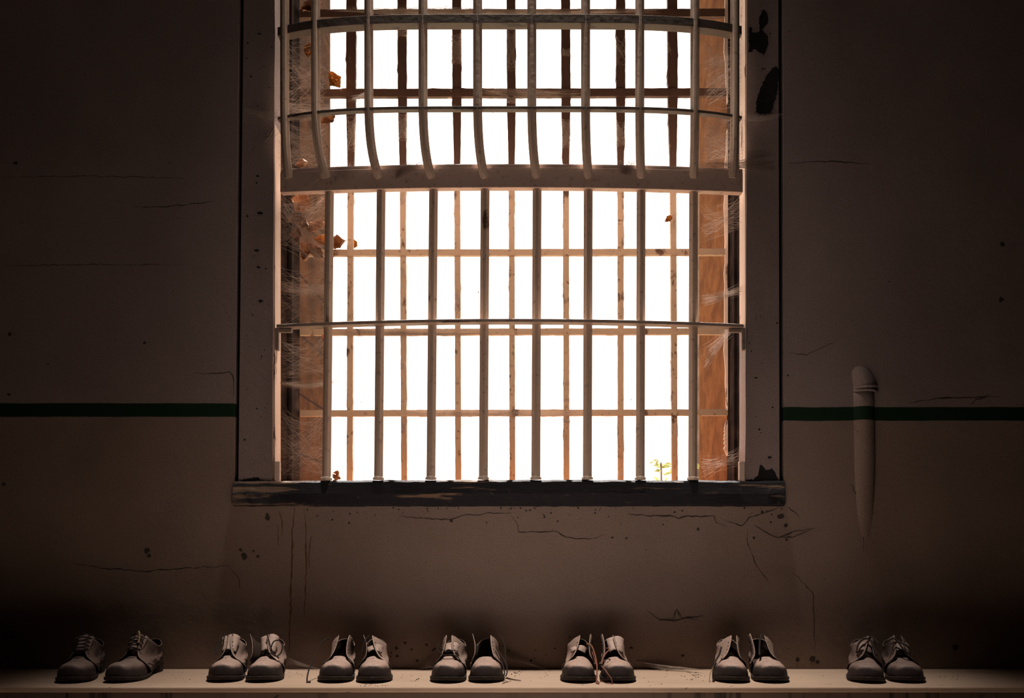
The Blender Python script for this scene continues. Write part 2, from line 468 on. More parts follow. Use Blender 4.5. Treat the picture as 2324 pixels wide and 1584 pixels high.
wbuild(clipx(MB().box((xr0-.002,.012,ZS),(PX(1715),.077,ztop)), -9, HX1), 'jamb_lining', M['jamb'])
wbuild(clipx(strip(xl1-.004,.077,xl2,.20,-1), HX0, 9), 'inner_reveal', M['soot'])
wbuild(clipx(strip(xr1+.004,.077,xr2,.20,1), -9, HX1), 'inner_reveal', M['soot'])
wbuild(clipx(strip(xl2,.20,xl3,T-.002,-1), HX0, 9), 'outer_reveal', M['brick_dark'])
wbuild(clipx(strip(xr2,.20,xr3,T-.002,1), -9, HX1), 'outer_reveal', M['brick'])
# splintered pale wood strip and old iron stop down the right reveal
rs = random.Random(8)
for (za, zb_) in [(PZ(945,.20), PZ(300,.20)), (PZ(1035,.20), PZ(955,.20)), (PZ(240,.2), 3.2)]:
    mb = MB(); n = 26; rings = []
    for i in range(n+1):
        z = za + (zb_-za)*i/n
        w = .011*min(1, .25+4*min(i, n-i)/n)*rs.uniform(.7,1.1)
        xx = xr2 - .002
        rings.append([(xx-w, .186, z),(xx, .180, z),(xx, .198, z),(xx-w, .192, z)])
    wbuild(mb.loft(rings), 'splintered_strip', M['jamb'])
wbuild(MB().box((PX(1664,.13),.12,ZS),(PX(1677,.13),.15,ztop)), 'stop_bead', M['soot'], bevel=.003)
wbuild(MB().box((PX(655,.13),.12,ZS),(PX(664,.13),.15,ztop)), 'stop_bead', M['soot'], bevel=.003)
# sill: inner bowed board with its worn top lip, masonry sill behind
def bow(x, b, e=.0, p=2.2):
    return -(e + (b-e)*max(0, 1 - abs(x/.735)**p))
mb = MB(); rings = []; n = 60
rs = random.Random(4)
x0, x1 = PX(531), PX(1779)
for i in range(n+1):
    x = x0 + (x1-x0)*i/n
    inside = PX(622) < x < PX(1690)
    yt = bow(x, .050, .004) if inside else -.006
    zt = ZS - .002 + (.0 if inside else 0) + rs.uniform(-.0015,.0008)
    zm = ZS - .042 + rs.uniform(-.003,.003)
    zb = PZ(1149) + rs.uniform(-.002,.0015)
    rings.append([(x, .07, zt), (x, yt+.004, zt), (x, yt-.001, zt-.006), (x, yt*.75-.010+rs.uniform(-.002,.002), zm), (x, -.014+rs.uniform(-.002,.002), zb+.006), (x, -.004, zb), (x, .07, zb)])
mb.loft(rings)
wbuild(mb, 'sill_board', M['sill'])
wbuild(MB().box((HX0,.07,HZ0),(HX1,T-.002,ZS-.004)), 'masonry_sill', M['brick'])
wbuild(MB().box((HX0,.002,3.30),(HX1,T-.002,HZ1)), 'lintel', M['casing'])
# bare patches where the casing paint has flaked
def patch(poly, y, name='flaked_patch', jit=2.0, seed=3):
    rnd = random.Random(seed); pts = []
    for i in range(len(poly)):
        (ax,ay),(bx,by) = poly[i], poly[(i+1)%len(poly)]
        m = max(1, int(math.hypot(bx-ax,by-ay)/4))
        for j in range(m):
            f = j/m; pts.append((ax+(bx-ax)*f+rnd.uniform(-jit,jit), ay+(by-ay)*f+rnd.uniform(-jit,jit)))
    mb = MB().prism([P(a,b,y) for a,b in pts], (0,.0012,0))
    wbuild(mb, name, M['bare'])
patch([(1700,60),(1706,62),(1709,75),(1724,72),(1722,40),(1732,22),(1742,30),(1743,48),(1730,68),(1742,80),(1743,105),(1735,125),(1722,118),(1712,110),(1704,120),(1700,118)], .0032)
patch([(1752,155),(1765,150),(1767,165),(1763,215),(1755,240),(1748,255),(1735,260),(1715,255),(1716,235),(1725,200),(1738,175)], .0032)
patch([(1696,1088),(1711,1089),(1720,1076),(1725,1054),(1739,1066),(1752,1063),(1766,1085),(1766,1092),(1696,1092)], .0032)
patch([(545,1091),(554,1088),(585,1082),(592,1091)], .0032, jit=1.2)
for i in range(46):
    a = rc.choice([rc.uniform(552,612), rc.uniform(1702,1764)]); b = rc.uniform(20,1085); r = rc.uniform(.8,2.8)
    e = 2.6 if i % 7 == 0 else 1.0
    patch([(a+math.cos(q*PI/4)*r*e*rc.uniform(.5,1.2), b+math.sin(q*PI/4)*r*rc.uniform(.5,1.2)) for q in range(8)], .0034, 'paint_chip', .3, i)

# ------------------------------------------------------------------ guards
def band_mesh(pts2d, z, t, w, lip=0):
    """flat iron band lying level: pts2d = [(x, yfront)], w deep, t thick"""
    rings = [[(x,y,z-t/2),(x,y+w,z-t/2),(x,y+w,z+t/2),(x,y,z+t/2)] for x,y in pts2d]
    return MB().loft(rings)
DIAM = .0168
FLUTE = [(.74,-.22),(.66,-.13),(.74,-.06),(.74,.06),(.66,.13),(.74,.22),(.08,.80),(-.08,.80),(-.74,.16),(-.74,-.16),(-.08,-.80),(.08,-.80)]
def diamond_bar(pts, r=DIAM, tip=False, groove=True):
    """square bar set on its corner, corner softened to a double arris"""
    m = MB(); rr = [r]*len(pts)
    if tip: rr[-1] = r*.35
    m.tube(pts, rr, ref=(0,-1,0), prof=FLUTE)
    return m
# lower guard
low = empty('window_guard', (0,0,ZS))
tag(low, 'lower window guard of eight straight bars and one bowed band, standing on the charred sill', 'window guard')
ll = Vector(low.location)
LOWX_T = [748,865,984,1101,1219,1335,1455,1574]; LOWX_B = [741,859,978,1097,1216,1333,1453,1572]
ZR = PZ(438, 0) - .0305
for a, b in zip(LOWX_T, LOWX_B):
    yb = bow(PX(b), .052, .0) + .008; yt = bow(PX(a), .036, .0) + .014
    n = 9
    pts = []
    for i in range(n):
        f = i/(n-1)
        y = yb + (yt-yb)*f
        pts.append((PX(b,y)+(PX(a,y)-PX(b,y))*f, y, ZS-.001 + (ZR+.03-ZS)*f))
    m = diamond_bar(pts)
    foot = Vector(pts[0])
    m.tube([foot, foot+Vector((0,0,.007)), foot+Vector((0,0,.012))], [DIAM*1.05, DIAM*1.0, DIAM*.7], 8)
    o = rel(m, ll).build('bar', M['guard'], low); mod_bevel(o, .0009, 1)
pts = []
for i in range(61):
    px = 626 + (1689-626)*i/60
    x = PX(px, -.02); y = bow(x, .073, .006, 2.0) - .004
    pts.append((x, y))
zb = PZ(727, -.075)
o = rel(band_mesh(pts, zb, .0095, .034), ll).build('flat_band', M['band_pale'], low); mod_bevel(o, .0015)
for px, sg in [(628,1),(1688,-1)]:
    x = PX(px, -.01)
    m = MB().box((x-.006, -.010, zb-.072), (x+.006, .008, zb-.004))
    m.box((min(x, x+sg*.045), -.008, zb-.018), (max(x, x+sg*.045), .004, zb-.0052))
    o = rel(m, ll).build('bracket', M['band_pale'], low); mod_bevel(o, .003)
for px, sg in [(629,1),(1684,-1)]:
    x = PX(px, .0)
    o = rel(MB().box((x-.009, -.003, ZS-.001), (x+.009, .012, ZS+.058)), ll).build('foot_block', M['jamb'], low); mod_bevel(o, .003)

# upper guard: basket of bars bowed into the room, on a flat rail
up = empty('window_guard', (0,0,PZ(395)))
tag(up, 'upper window guard bulging like a basket, its bars curving in to a wide rail', 'window guard')
ul = Vector(up.location)
def rail_y(x): return bow(x, .040, .002)
rings = []
for i in range(61):
    px = 633 + (1689-633)*i/60
    x = PX(px, -.02); y = rail_y(x)
    zt = PZ(384, 0); zl = PZ(438, 0)
    rings.append([(x,y,zl),(x,y+.026,zl),(x,y+.026,zt),(x,y+.004,zt),(x,y+.004,zt-.011),(x,y,zt-.013)])
o = rel(MB().loft(rings), ul).build('rail', M['rail'], up); mod_bevel(o, .001, 1)
def basket_y(x):
    return bow(x, .076, .008, 4.5)
UPX = [646,716,837,960,1084,1207,1329,1452,1577,1668]; PLUG = [656,742,862,980,1101,1219,1336,1455,1574,1662]
for a, b in zip(UPX, PLUG):
    xt = PX(a, -.09); yt = basket_y(xt) + .010
    xb = PX(b, -.04); yb = rail_y(xb) + .004
    xt = PX(a, yt)
    pts = [(xt,yt,3.22),(xt,yt,2.9),(xt,yt,2.7)]
    for py in (60,120,180,220): pts.append(P(a, py, yt))
    n = 11
    for i in range(1, n+1):
        f = i/n
        pts.append(P(a+(b-a)*f**2.5, 220+(404-220)*(1-(1-f)**1.15), yt+(yb-yt)*f**2.4))
    m = diamond_bar(pts)
    o = rel(m, ul).build('bar', M['guard'], up); mod_bevel(o, .0009, 1)
for zpx, t, w in [(245, .0085, .021), (43, .0255, .034), (-180, .0085, .021)]:
    pts = []
    for i in range(81):
        a = -1 + 2*i/80
        px = 1156 + a*538
        x = PX(px, -.07)
        y = bow(x, .078, .004, 4.5)
        pts.append((x, y))
    # returns at both ends back to the jambs
    pts = [(pts[0][0]-.001, -.006)] + pts + [(pts[-1][0]+.001, -.006)] if False else pts
    z = PZ(zpx, -.075)
    o = rel(band_mesh(pts, z, t, w), ul).build('flat_band', M['band'], up); mod_bevel(o, .0012)

# outer grille deep in the opening
gr = empty('outer_grille', (0, .19, ZS))
tag(gr, 'rusty outer grille of flat bars crossing in squares, behind both window guards', 'grille')
gl = Vector(gr.location)
rg = random.Random(12)
GY = .19
GVX = [(793,797),(917,912),(1040,1036),(1163,1160),(1286,1284),(1409,1409),(1532,1526)]
def ragged_bar(p0, p1, w_of, depth, horizontal, step=.012):
    L = (p1-p0).length; n = int(L/step); rings = []; pa = pb = 1.0
    for i in range(n+1):
        f = i/n; p = p0.lerp(p1, f); w = w_of(p)
        pa += (rg.uniform(.90,1.04)-pa)*.5; pb += (rg.uniform(.90,1.04)-pb)*.5
        if rg.random() < .03: pa *= 1.16
        if rg.random() < .03: pb *= 1.16
        a = w*.5*pa; b = w*.5*pb
        if horizontal: rings.append([(p.x,GY,p.z-a),(p.x,GY+depth,p.z-a),(p.x,GY+depth,p.z+b),(p.x,GY,p.z+b)])
        else: rings.append([(p.x-a,GY,p.z),(p.x+b,GY,p.z),(p.x+b,GY+depth,p.z),(p.x-a,GY+depth,p.z)])
    return MB().loft(rings)
zr_ = PZ(395, GY)
for a, b in GVX:
    p0 = P(a, 1105, GY); p1 = P(b, 0, GY); d = (p1-p0); p1 = p0 + d*(3.28-p0.z)/d.z
    p0.z = ZS-.003
    thick = 1.25 if a in (793, 1532) else 1
    def wv(p): return (.0195 + .0105*thick*max(0, min(1, (p.z-zr_)/.25)))
    rel(ragged_bar(p0, p1, wv, .016, False), gl).build('upright_bar', M['grille'], gr)
for py in (-155, 30, 210, 391, 572, 752, 936):
    p0 = P(681, py+2, GY); p1 = P(1649, py, GY)
    m = ragged_bar(p0, p1, lambda p: .0205 if py > 300 else .026, .015, True)
    m.v = [v + Vector((0, -.004, 0)) for v in m.v]
    rel(m, gl).build('cross_bar', M['grille'], gr)
# lumps of rust and old paint where the bars cross
for a, b in GVX:
    for py in (30,210,572,752,936):
        px = a + (b-a)*(1105-py)/1105
        c = P(px, py, GY)
        n = 9; rr = rg.uniform(.009,.0125)
        ring = [c + Vector((math.cos(2*PI*i/n)*rr*rg.uniform(.7,1.3), -.006, math.sin(2*PI*i/n)*rr*rg.uniform(.8,1.6))) for i in range(n)]
        ring = [ring[i].lerp(ring[(i+1)%n], .5) if i%2 else ring[i] for i in range(n)]
        rel(MB().prism(ring, (0,.012,0)), gl).build('rust_lump', M['grille'], gr)

# ------------------------------------------------------------------ shelf
sh = empty('wooden_shelf', (0, -.175, SHELF_Z))
tag(sh, 'long painted shelf below the window carrying the row of old shoes', 'shelf')
so = Vector(sh.location)
o = rel(MB().box((XL+.004,-.350,SHELF_Z-.014),(XR-.004,-.002,SHELF_Z)), so).build('top_board', M['bench'], sh); mod_bevel(o, .003, 2)
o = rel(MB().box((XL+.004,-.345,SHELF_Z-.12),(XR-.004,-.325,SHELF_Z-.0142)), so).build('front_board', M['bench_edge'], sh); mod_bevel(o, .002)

# ------------------------------------------------------------------ shoes
L = .268
HW = [(0,.003),(.012,.0174),(.03,.0266),(.07,.0380),(.13,.0458),(.2,.0497),(.3,.0505),(.4,.0472),(.5,.0415),(.62,.0360),(.75,.0342),(.88,.0330),(.95,.0270),(.985,.0155),(1,.003)]
ZB = [(0,.009),(.1,.0045),(.22,.001),(.4,.001),(.52,.006),(.66,.016),(.74,.021),(1,.022)]
VH = [(0,.030),(.075,.0365),(.13,.0415),(.19,.0425),(.26,.0415),(.32,.0435),(.37,.0475),(.43,.053)]
def Y(t): return -L/2 + t*L
def camber(t, sd): return sd*.0*math.sin(min(1,t/.7)*PI)*-1 - sd*.004*max(0, 1-t/.25)

def build_shoe(mats, sd, sp_l, sp_r, curl_l=0, curl_r=0, tongue=1, laces=(), heel_gap=False, narrow=0.0, closed=0.0, vh=1.0):
    """returns [(part name, object, [(sub-part name, object)])]; sd=-1 shoe whose inner side is at +x, +1 the mirror"""
    parts = []
    lea, sole_m = mats
    ts = [0,.004,.012,.025,.045,.07,.1,.14,.19,.25,.32,.4,.48,.55,.62,.69,.74,.8,.86,.91,.95,.975,.99,1]
    # sole with welt
    m = MB(); rings = []
    for t in ts:
        w = cv(HW,t); c = camber(t,sd); z = cv(ZB,t)
        rings.append([(c-w,Y(t),z+.0105),(c-w+.0015,Y(t),z),(c+w-.0015,Y(t),z),(c+w,Y(t),z+.0105)])
    m.loft(rings)
    parts.append(('sole', m, sole_m, True, [('bevel',.0012)]))
    # heel block
    m = MB(); rings = []
    hts = [.735,.74,.8,.86,.91,.95,.975,.99,.998]
    for t in hts:
        w = cv(HW,t)*.97; c = camber(t,sd); z = cv(ZB,t)
        if heel_gap and t < .80: w *= .55
        rings.append([(c-w,Y(t),z-.0002),(c-w*.96,Y(t),0),(c+w*.96,Y(t),0),(c+w,Y(t),z-.0002)])
    m.loft(rings)
    parts.append(('heel', m, sole_m, False, [('bevel',.001)]))
    # vamp
    m = MB(); rings = []
    vts = [.0165,.0200,.026,.035,.05,.07,.1,.13,.165,.2,.235,.265,.285,.30,.315,.33,.345,.36,.385,.41]
    for t in vts:
        w = cv(HW,t) - .0045
        e_ = math.sqrt(max(0, 1-((.075-t)/.060)**2)) if t < .075 else 1
        w = (cv(HW,max(t,.075))-.0045)*max(.02,e_)*(1 if t>=.075 else 1)
        if t > .38: w *= 1 - .10*min(1,(t-.38)/.06)
        h = cv(VH,max(t,.075))*vh*max(.02,e_**.75); z = cv(ZB,t) + .0095; c = camber(t,sd)
        ring = []
        for j in range(19):
            th = PI*j/18
            cx_, sx_ = math.cos(th), math.sin(th)
            cr = 1 + .045*mnoise.noise(Vector((t*9, j*.22, sp_l*80+sd*3))) - .07*math.exp(-((t-.30-.02*math.sin(j*.5))/.012)**2)*sx_**2 - .05*math.exp(-((t-.345+.015*math.sin(j*.6))/.010)**2)*sx_**2
            ring.append((c - w*math.copysign(abs(cx_)**.78, cx_), Y(t + .006*sx_*(1 if t<.1 else 0)), z + h*cr*abs(sx_)**.80))
        rings.append(ring)
    # toe cap tip
    m.loft(rings, closed=False)
    r0 = [Vector(p) for p in rings[0]]; ctr = sum(r0, Vector())/19
    b0 = 0
    m.v.append(ctr); m.f += [(j+1, j, len(m.v)-1) for j in range(18)] + [(0, 18, len(m.v)-1)]
    bmx = m
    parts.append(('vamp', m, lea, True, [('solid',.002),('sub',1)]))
    # quarters
    subs_by_side = {}
    for s, sp, cu in ((-1, sp_l, curl_l), (1, sp_r, curl_r)):
        nb = narrow
        Fk = [(0,.0480,.405,.025),(.25,.0420,.360,.0405),(.47,.0305,.345,.0530),(.60,.0205,.358,.0640),(.78,.0145,.430,.0890),(1,.0130,.530,.1165)]
        def Ff(v):
            x,t,z = curve_at(Fk, v)
            w = max(0, (v-.2)/.8)
            x = x + sp*w**.8 - closed*.010*w
            t = t + .0*w
            z = z + .004*w*(1 if sp > .012 else 0)
            # edge of the facing curling outwards
            x += cu*.012*max(0,(v-.55)/.45)**2
            return Vector((s*x, Y(t), z + .0025))
        Tk = [(0,.0130,.530,.1165),(.15,.0235,.590,.1065),(.35,.0315,.68,.0900),(.55,.0325,.78,.0800),(.75,.0285,.88,.0840),(.9,.0165,.948,.0930),(1,0,.968,.0960)]
        def Tf(u):
            x,t,z = curve_at(Tk, u)
            w = max(0, 1-u/.5)
            x = x + sp*w*w*(3-2*w) - closed*.010*w + cu*.012*w**3
            z = z + .004*w*w*(1 if sp > .012 else 0)
            return Vector((s*x, Y(t), z + (.0025*w)))
        Bk = [(0,.0480,.405),(.15,.0425,.5),(.35,.0335,.65),(.55,.0315,.8),(.75,.0282,.91),(.9,.0165,.968),(1,0,.986)]
        def Bf(u):
            x,t = curve_at(Bk, u)
            z = cv(ZB,t)+.0095
            if u < .15: z = z + (.025+.0025 - (cv(ZB,.405)+.0095))*(1-u/.15)
            return Vector((s*x, Y(t), z))
        def Hf(v):
            return Vector((0, Y(.986 + .010*math.sin(PI*v*.8) - .020*v*v), cv(ZB,.986)+.0095 + (.0960-.0315)*v))
        nu, nv = 26, 14; grid = []
        c00,c10,c01,c11 = Bf(0),Bf(1),Tf(0),Tf(1)
        for i in range(nu+1):
            u = i/nu
            for j in range(nv+1):
                v = j/nv
                p = (1-v)*Bf(u)+v*Tf(u)+(1-u)*Ff(v)+u*Hf(v)-((1-u)*(1-v)*c00+u*(1-v)*c10+(1-u)*v*c01+u*v*c11)
                bul = math.sin(PI*v)*math.sin(PI*min(1,u*1.0))*.004
                nz_ = mnoise.noise(Vector((u*6+s*3+sd, v*4, sp*90))); n2_ = mnoise.noise(Vector((u*13+s, v*9, sp*70+sd)))
                p.x += s*bul + s*(.0026*nz_ + .0010*n2_)*math.sin(PI*min(1,.15+v))
                p.z += .0022*nz_*v*(1-u*.4)
                c = camber(min(1,max(0,(p.y+L/2)/L)), sd)
                grid.append(p + Vector((c*(1-v*.6),0,0)))
        fs = [(i*(nv+1)+j, (i+1)*(nv+1)+j, (i+1)*(nv+1)+j+1, i*(nv+1)+j+1) for i in range(nu) for j in range(nv)]
        m = MB().add(grid, fs)
        G = lambda u, v: grid[int(round(u*nu))*(nv+1)+int(round(v*nv))]
        # curved seam bead over the quarter's lower corner
        bead = []
        base = G(.12,.12)
        for i in range(9):
            a = PI*i/8
            uu = .16 + .10*math.cos(a); vv = .02 + .34*math.sin(a)
            bead.append(G(uu, vv) + Vector((s*.0012, -.0008, .0004)))
        # eyelets set along the facing
        e = MB()
        for q in range(5):
            v = .62 + q*.088
            i0 = 1.1/nu
            a = grid[1*(nv+1)+int(round(v*nv))]; b = grid[2*(nv+1)+int(round(v*nv))]
            c = a.lerp(b, .6)
            vn = grid[2*(nv+1)+min(nv,int(round(v*nv))+1)]; nrm = (b-a).cross(vn-b)
            if nrm.length < 1e-9: nrm = Vector((s,0,0))
            nrm.normalize()
            if nrm.x*s < 0: nrm = -nrm
            e.tube([c - nrm*.0035, c + nrm*.0012], .0017, 7)
        bd = MB().tube(bead, .0011, 5)
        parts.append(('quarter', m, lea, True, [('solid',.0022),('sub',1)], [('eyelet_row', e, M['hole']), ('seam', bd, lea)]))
    # insole / lining
    m = MB(); rings = []
    for t in (.3,.4,.5,.6,.7,.8,.9,.95,.975):
        w = cv(HW,t)-.007; c = camber(t,sd); z = cv(ZB,t)+.0125
        rings.append([(c-w,Y(t),z),(c+w,Y(t),z)])
    m.loft(rings, closed=False)
    parts.append(('insole', m, M['lining'], False, []))
    if tongue:
        m = MB(); rings = []
        for i in range(9):
            f = i/8; t = .42 + .15*f*tongue
            w = .019 + .006*f
            z = .066 + .040*f*tongue + .012
            rings.append([(camber(t,sd) + w*(j/3-1), Y(t), z - .010*abs(j/3-1)**2 + .002*math.sin(3*f+j)) for j in range(7)])
        m.loft(rings, closed=False)
        parts.append(('tongue', m, lea, True, [('solid',.002)]))
    for pts, r, mt in laces:
        q = spline(pts, 8*len(pts))
        m = MB().tube(q, r, 6)
        parts.append(('lace', m, mt, True, []))
    return parts

def add_shoe(px_toe, px_collar, dist, label, spec, scale=1.0, group=None):
    xt = (px_toe-CX)*(dist+.012)/F; dc = dist + .80*L*scale
    xc = (px_collar-CX)*dc/F
    yaw = math.atan2(xt-xc, .76*L*scale)
    # centre from toe point
    dirv = Vector((math.sin(yaw), -math.cos(yaw), 0))
    toe = Vector((xt, dist+.012-D, SHELF_Z))
    cen = toe - dirv*(.46*L*scale)
    # keep the heel clear of the wall
    heel_y = cen.y + .5*L*scale*math.cos(yaw) + .034*abs(math.sin(yaw))
    if heel_y > -.006: cen.y -= heel_y + .006
    root = empty('shoe', cen + Vector((0,0,.0003)), yaw)
    root.scale = (scale,)*3
    tag(root, label, 'shoe', group)
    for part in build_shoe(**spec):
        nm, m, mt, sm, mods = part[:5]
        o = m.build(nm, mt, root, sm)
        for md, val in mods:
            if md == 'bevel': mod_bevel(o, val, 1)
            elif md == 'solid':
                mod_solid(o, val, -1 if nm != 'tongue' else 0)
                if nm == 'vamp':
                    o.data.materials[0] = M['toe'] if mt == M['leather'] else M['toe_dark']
                if nm in ('quarter','vamp'):
                    o.data.materials.append(M['lining']); o.modifiers['solid'].material_offset = 1; o.modifiers['solid'].material_offset_rim = 0
            elif md == 'sub': mod_sub(o, val)
        for sub in (part[5] if len(part) > 5 else []):
            sub[1].build(sub[0], sub[2], o, True)
    return root

K, PA, RU = M['lace'], M['lace_pale'], M['lace_rust']
LD, LE, SO = M['leather_dark'], M['leather'], M['sole']
def crisscross(rows, wid=.016):
    out = []
    for i in range(rows):
        f = i/(rows-1) if rows > 1 else 0
        t = .385 + .135*f; z = .0815 + .037*f
        out.append(([(-wid-.004,Y(t)+.004,z-.004),(-wid*.4,Y(t)-.002,z+.004),(wid*.4,Y(t)-.001,z+.004),(wid+.004,Y(t)+.006,z-.003)], .0019, K))
    return out
SHOES = []
def shoe(*a, **k): SHOES.append(add_shoe(*a, **k))
def SP(sd, l, r, mats=None, **k): return dict(mats=mats or (LE, SO), sd=sd, sp_l=l, sp_r=r, **k)
Yt = Y
shoe(158, 208, 2.285, 'dark shoe laced shut, beside the dark shoe with a pale knotted lace',
     SP(-1, -.002, -.004, (LD,SO), laces=crisscross(5)))
shoe(266, 338, 2.290, 'dark shoe with a pale knotted lace sticking up and a worn gap at its heel',
     SP(1, -.003, -.003, (LD,SO), heel_gap=True, laces=crisscross(4) + [
        ([(0,Yt(.5),.116),(.004,Yt(.5),.128),(.010,Yt(.47),.122),(.012,Yt(.45),.108),(.010,Yt(.43),.098)], .0024, PA),
        ([(0,Yt(.5),.118),(-.003,Yt(.5),.126),(.004,Yt(.51),.132),(.007,Yt(.52),.142)], .0012, K),
        ([(.004,Yt(.5),.124),(.016,Yt(.47),.112),(.022,Yt(.45),.096)], .0016, K)]))
shoe(503, 534, 2.300, 'brown shoe with facings meeting in the middle, beside the shoe with a round lace loop',
     SP(-1, -.012, -.013, curl_l=.4, laces=[
        ([(-.030,Yt(.37),.066),(-.034,Yt(.43),.088),(-.026,Yt(.50),.108),(-.020,Yt(.53),.120),(-.015,Yt(.50),.119),(-.016,Yt(.46),.104)], .0016, K),
        ([(-.036,Yt(.38),.066),(-.040,Yt(.45),.085),(-.033,Yt(.5),.103)], .0013, K)]))
shoe(594, 621, 2.298, 'brown shoe with one upright flap and a round black lace loop',
     SP(1, .036, -.020, curl_l=.6, laces=[
        ([(-.006,Yt(.49),.120),(.002,Yt(.45),.100),(.010,Yt(.40),.080),(.014,Yt(.385),.070)], .0018, K),
        ([(.010,Yt(.37),.082),(.016,Yt(.40),.100),(.030,Yt(.41),.104),(.041,Yt(.39),.090),(.039,Yt(.36),.072),(.030,Yt(.34),.062)], .0019, K),
        ([(.010,Yt(.36),.070),(.026,Yt(.34),.062),(.034,Yt(.33),.056)], .0022, K)]))
shoe(755, 780, 2.292, 'gaping brown shoe with a long black lace trailing to the shelf on its outer side',
     SP(-1, -.010, .010, tongue=0, curl_r=.4, laces=[
        ([(-.026,Yt(.50),.106),(-.038,Yt(.44),.107),(-.052,Yt(.36),.090),(-.060,Yt(.25),.062),(-.068,Yt(.15),.036),(-.070,Yt(.07),.014),(-.068,Yt(.05),.0030),(-.060,Yt(.06),.0022)], .0020, K)]))
shoe(849, 853, 2.288, 'brown shoe with a torn inner flap, beside the gaping shoe with a trailing lace',
     SP(1, .008, -.022, tongue=.35, curl_l=1.2, laces=[
        ([(-.016,Yt(.50),.117),(-.026,Yt(.46),.108),(-.034,Yt(.42),.088),(-.036,Yt(.39),.070)], .0014, K)]))
shoe(1010, 1033, 2.288, 'dusty brown shoe with black laces slung across its open throat',
     SP(-1, .002, -.013, tongue=.5, laces=[
        ([(-.032,Yt(.41),.094),(-.033,Yt(.37),.078),(-.018,Yt(.345),.066),(.004,Yt(.345),.067),(.022,Yt(.35),.062),(.034,Yt(.33),.048)], .0018, K),
        ([(-.028,Yt(.40),.085),(-.010,Yt(.36),.074),(.010,Yt(.37),.078),(.024,Yt(.38),.075)], .0014, K)]))
shoe(1103, 1107, 2.292, 'wide open brown shoe with two lace strands hanging outside its flap, twigs by its sole',
     SP(1, .024, -.003, tongue=0, curl_l=.5, laces=[
        ([(.033,Yt(.52),.116),(.042,Yt(.48),.110),(.050,Yt(.42),.088),(.053,Yt(.34),.062),(.054,Yt(.30),.045)], .0017, K),
        ([(.026,Yt(.38),.088),(.036,Yt(.33),.072),(.048,Yt(.24),.056),(.056,Yt(.15),.042),(.057,Yt(.09),.026),(.053,Yt(.07),.016)], .0018, K),
        ([(.024,Yt(.37),.076),(.034,Yt(.28),.060),(.044,Yt(.18),.046),(.050,Yt(.1),.028),(.049,Yt(.08),.018)], .0018, K)]))
shoe(1312, 1313, 2.288, 'brown shoe with a broad outer flap and russet laces spilling beside its partner',
     SP(-1, -.018, .022, tongue=.3, laces=[
        ([(.024,Yt(.45),.094),(.036,Yt(.40),.092),(.044,Yt(.33),.076),(.049,Yt(.25),.058),(.0515,Yt(.16),.042),(.051,Yt(.08),.022),(.050,Yt(.03),.004),(.056,Yt(-.02),.0022)], .0020, RU),
        ([(.040,Yt(.36),.074),(.046,Yt(.3),.058),(.050,Yt(.2),.045)], .0026, RU)]))
shoe(1407, 1391, 2.286, 'brown shoe with upright inner flap, pale tongue and a russet lace on its toe side',
     SP(1, .024, -.020, tongue=.9, laces=[
        ([(-.028,Yt(.40),.084),(-.020,Yt(.36),.082),(-.030,Yt(.31),.074),(-.040,Yt(.27),.060),(-.046,Yt(.2),.045)], .0018, RU),
        ([(-.0475,Yt(.16),.042),(-.040,Yt(.06),.036),(-.036,Yt(.0),.030),(-.026,Yt(-.03),.016),(-.022,Yt(-.04),.0022)], .0016, RU)]))
shoe(1662, 1651, 2.290, 'brown shoe with a thick black lace falling down its outer flap, near the dark pair',
     SP(-1, -.020, .008, tongue=0, laces=[
        ([(-.024,Yt(.40),.086),(-.026,Yt(.36),.080),(-.030,Yt(.33),.068),(-.040,Yt(.25),.054),(-.047,Yt(.17),.040),(-.050,Yt(.11),.026),(-.0505,Yt(.09),.010),(-.050,Yt(.06),.0025)], .0026, K),
        ([(-.047,Yt(.17),.040),(-.056,Yt(.12),.026),(-.060,Yt(.08),.010),(-.060,Yt(.06),.0022)], .0014, PA)]))
shoe(1757, 1727, 2.288, 'brown shoe gaping wide with a long dark slit along its outer side',
     SP(1, .030, -.016, tongue=0, laces=[
        ([(-.010,Yt(.52),.120),(-.018,Yt(.46),.106),(-.022,Yt(.40),.084),(-.026,Yt(.33),.066)], .0030, K)]))
shoe(1968, 1956, 2.286, 'dark shoe joined by a tangle of black lace to the last shoe of the row',
     SP(-1, -.026, .008, (LD,SO), tongue=.6, vh=.95, laces=[
        ([(-.022,Yt(.36),.072),(-.016,Yt(.42),.094),(-.002,Yt(.47),.108),(.014,Yt(.46),.108),(.024,Yt(.40),.088),(.030,Yt(.34),.066)], .0028, K),
        ([(.012,Yt(.46),.112),(.022,Yt(.44),.116),(.030,Yt(.40),.106),(.036,Yt(.38),.098)], .0022, K)]))
shoe(2065, 2030, 2.288, 'last dark shoe at the dim end of the shelf, its collar dropping away into shadow',
     SP(1, .002, -.010, (LD,SO), tongue=.5, vh=.93, laces=[
        ([(-.040,Yt(.45),.098),(-.022,Yt(.45),.110),(-.008,Yt(.42),.100),(.008,Yt(.40),.094),(.020,Yt(.38),.082)], .0024, K),
        ([(-.030,Yt(.42),.094),(-.012,Yt(.40),.100),(.004,Yt(.36),.078),(.018,Yt(.35),.070)], .0022, K)]))

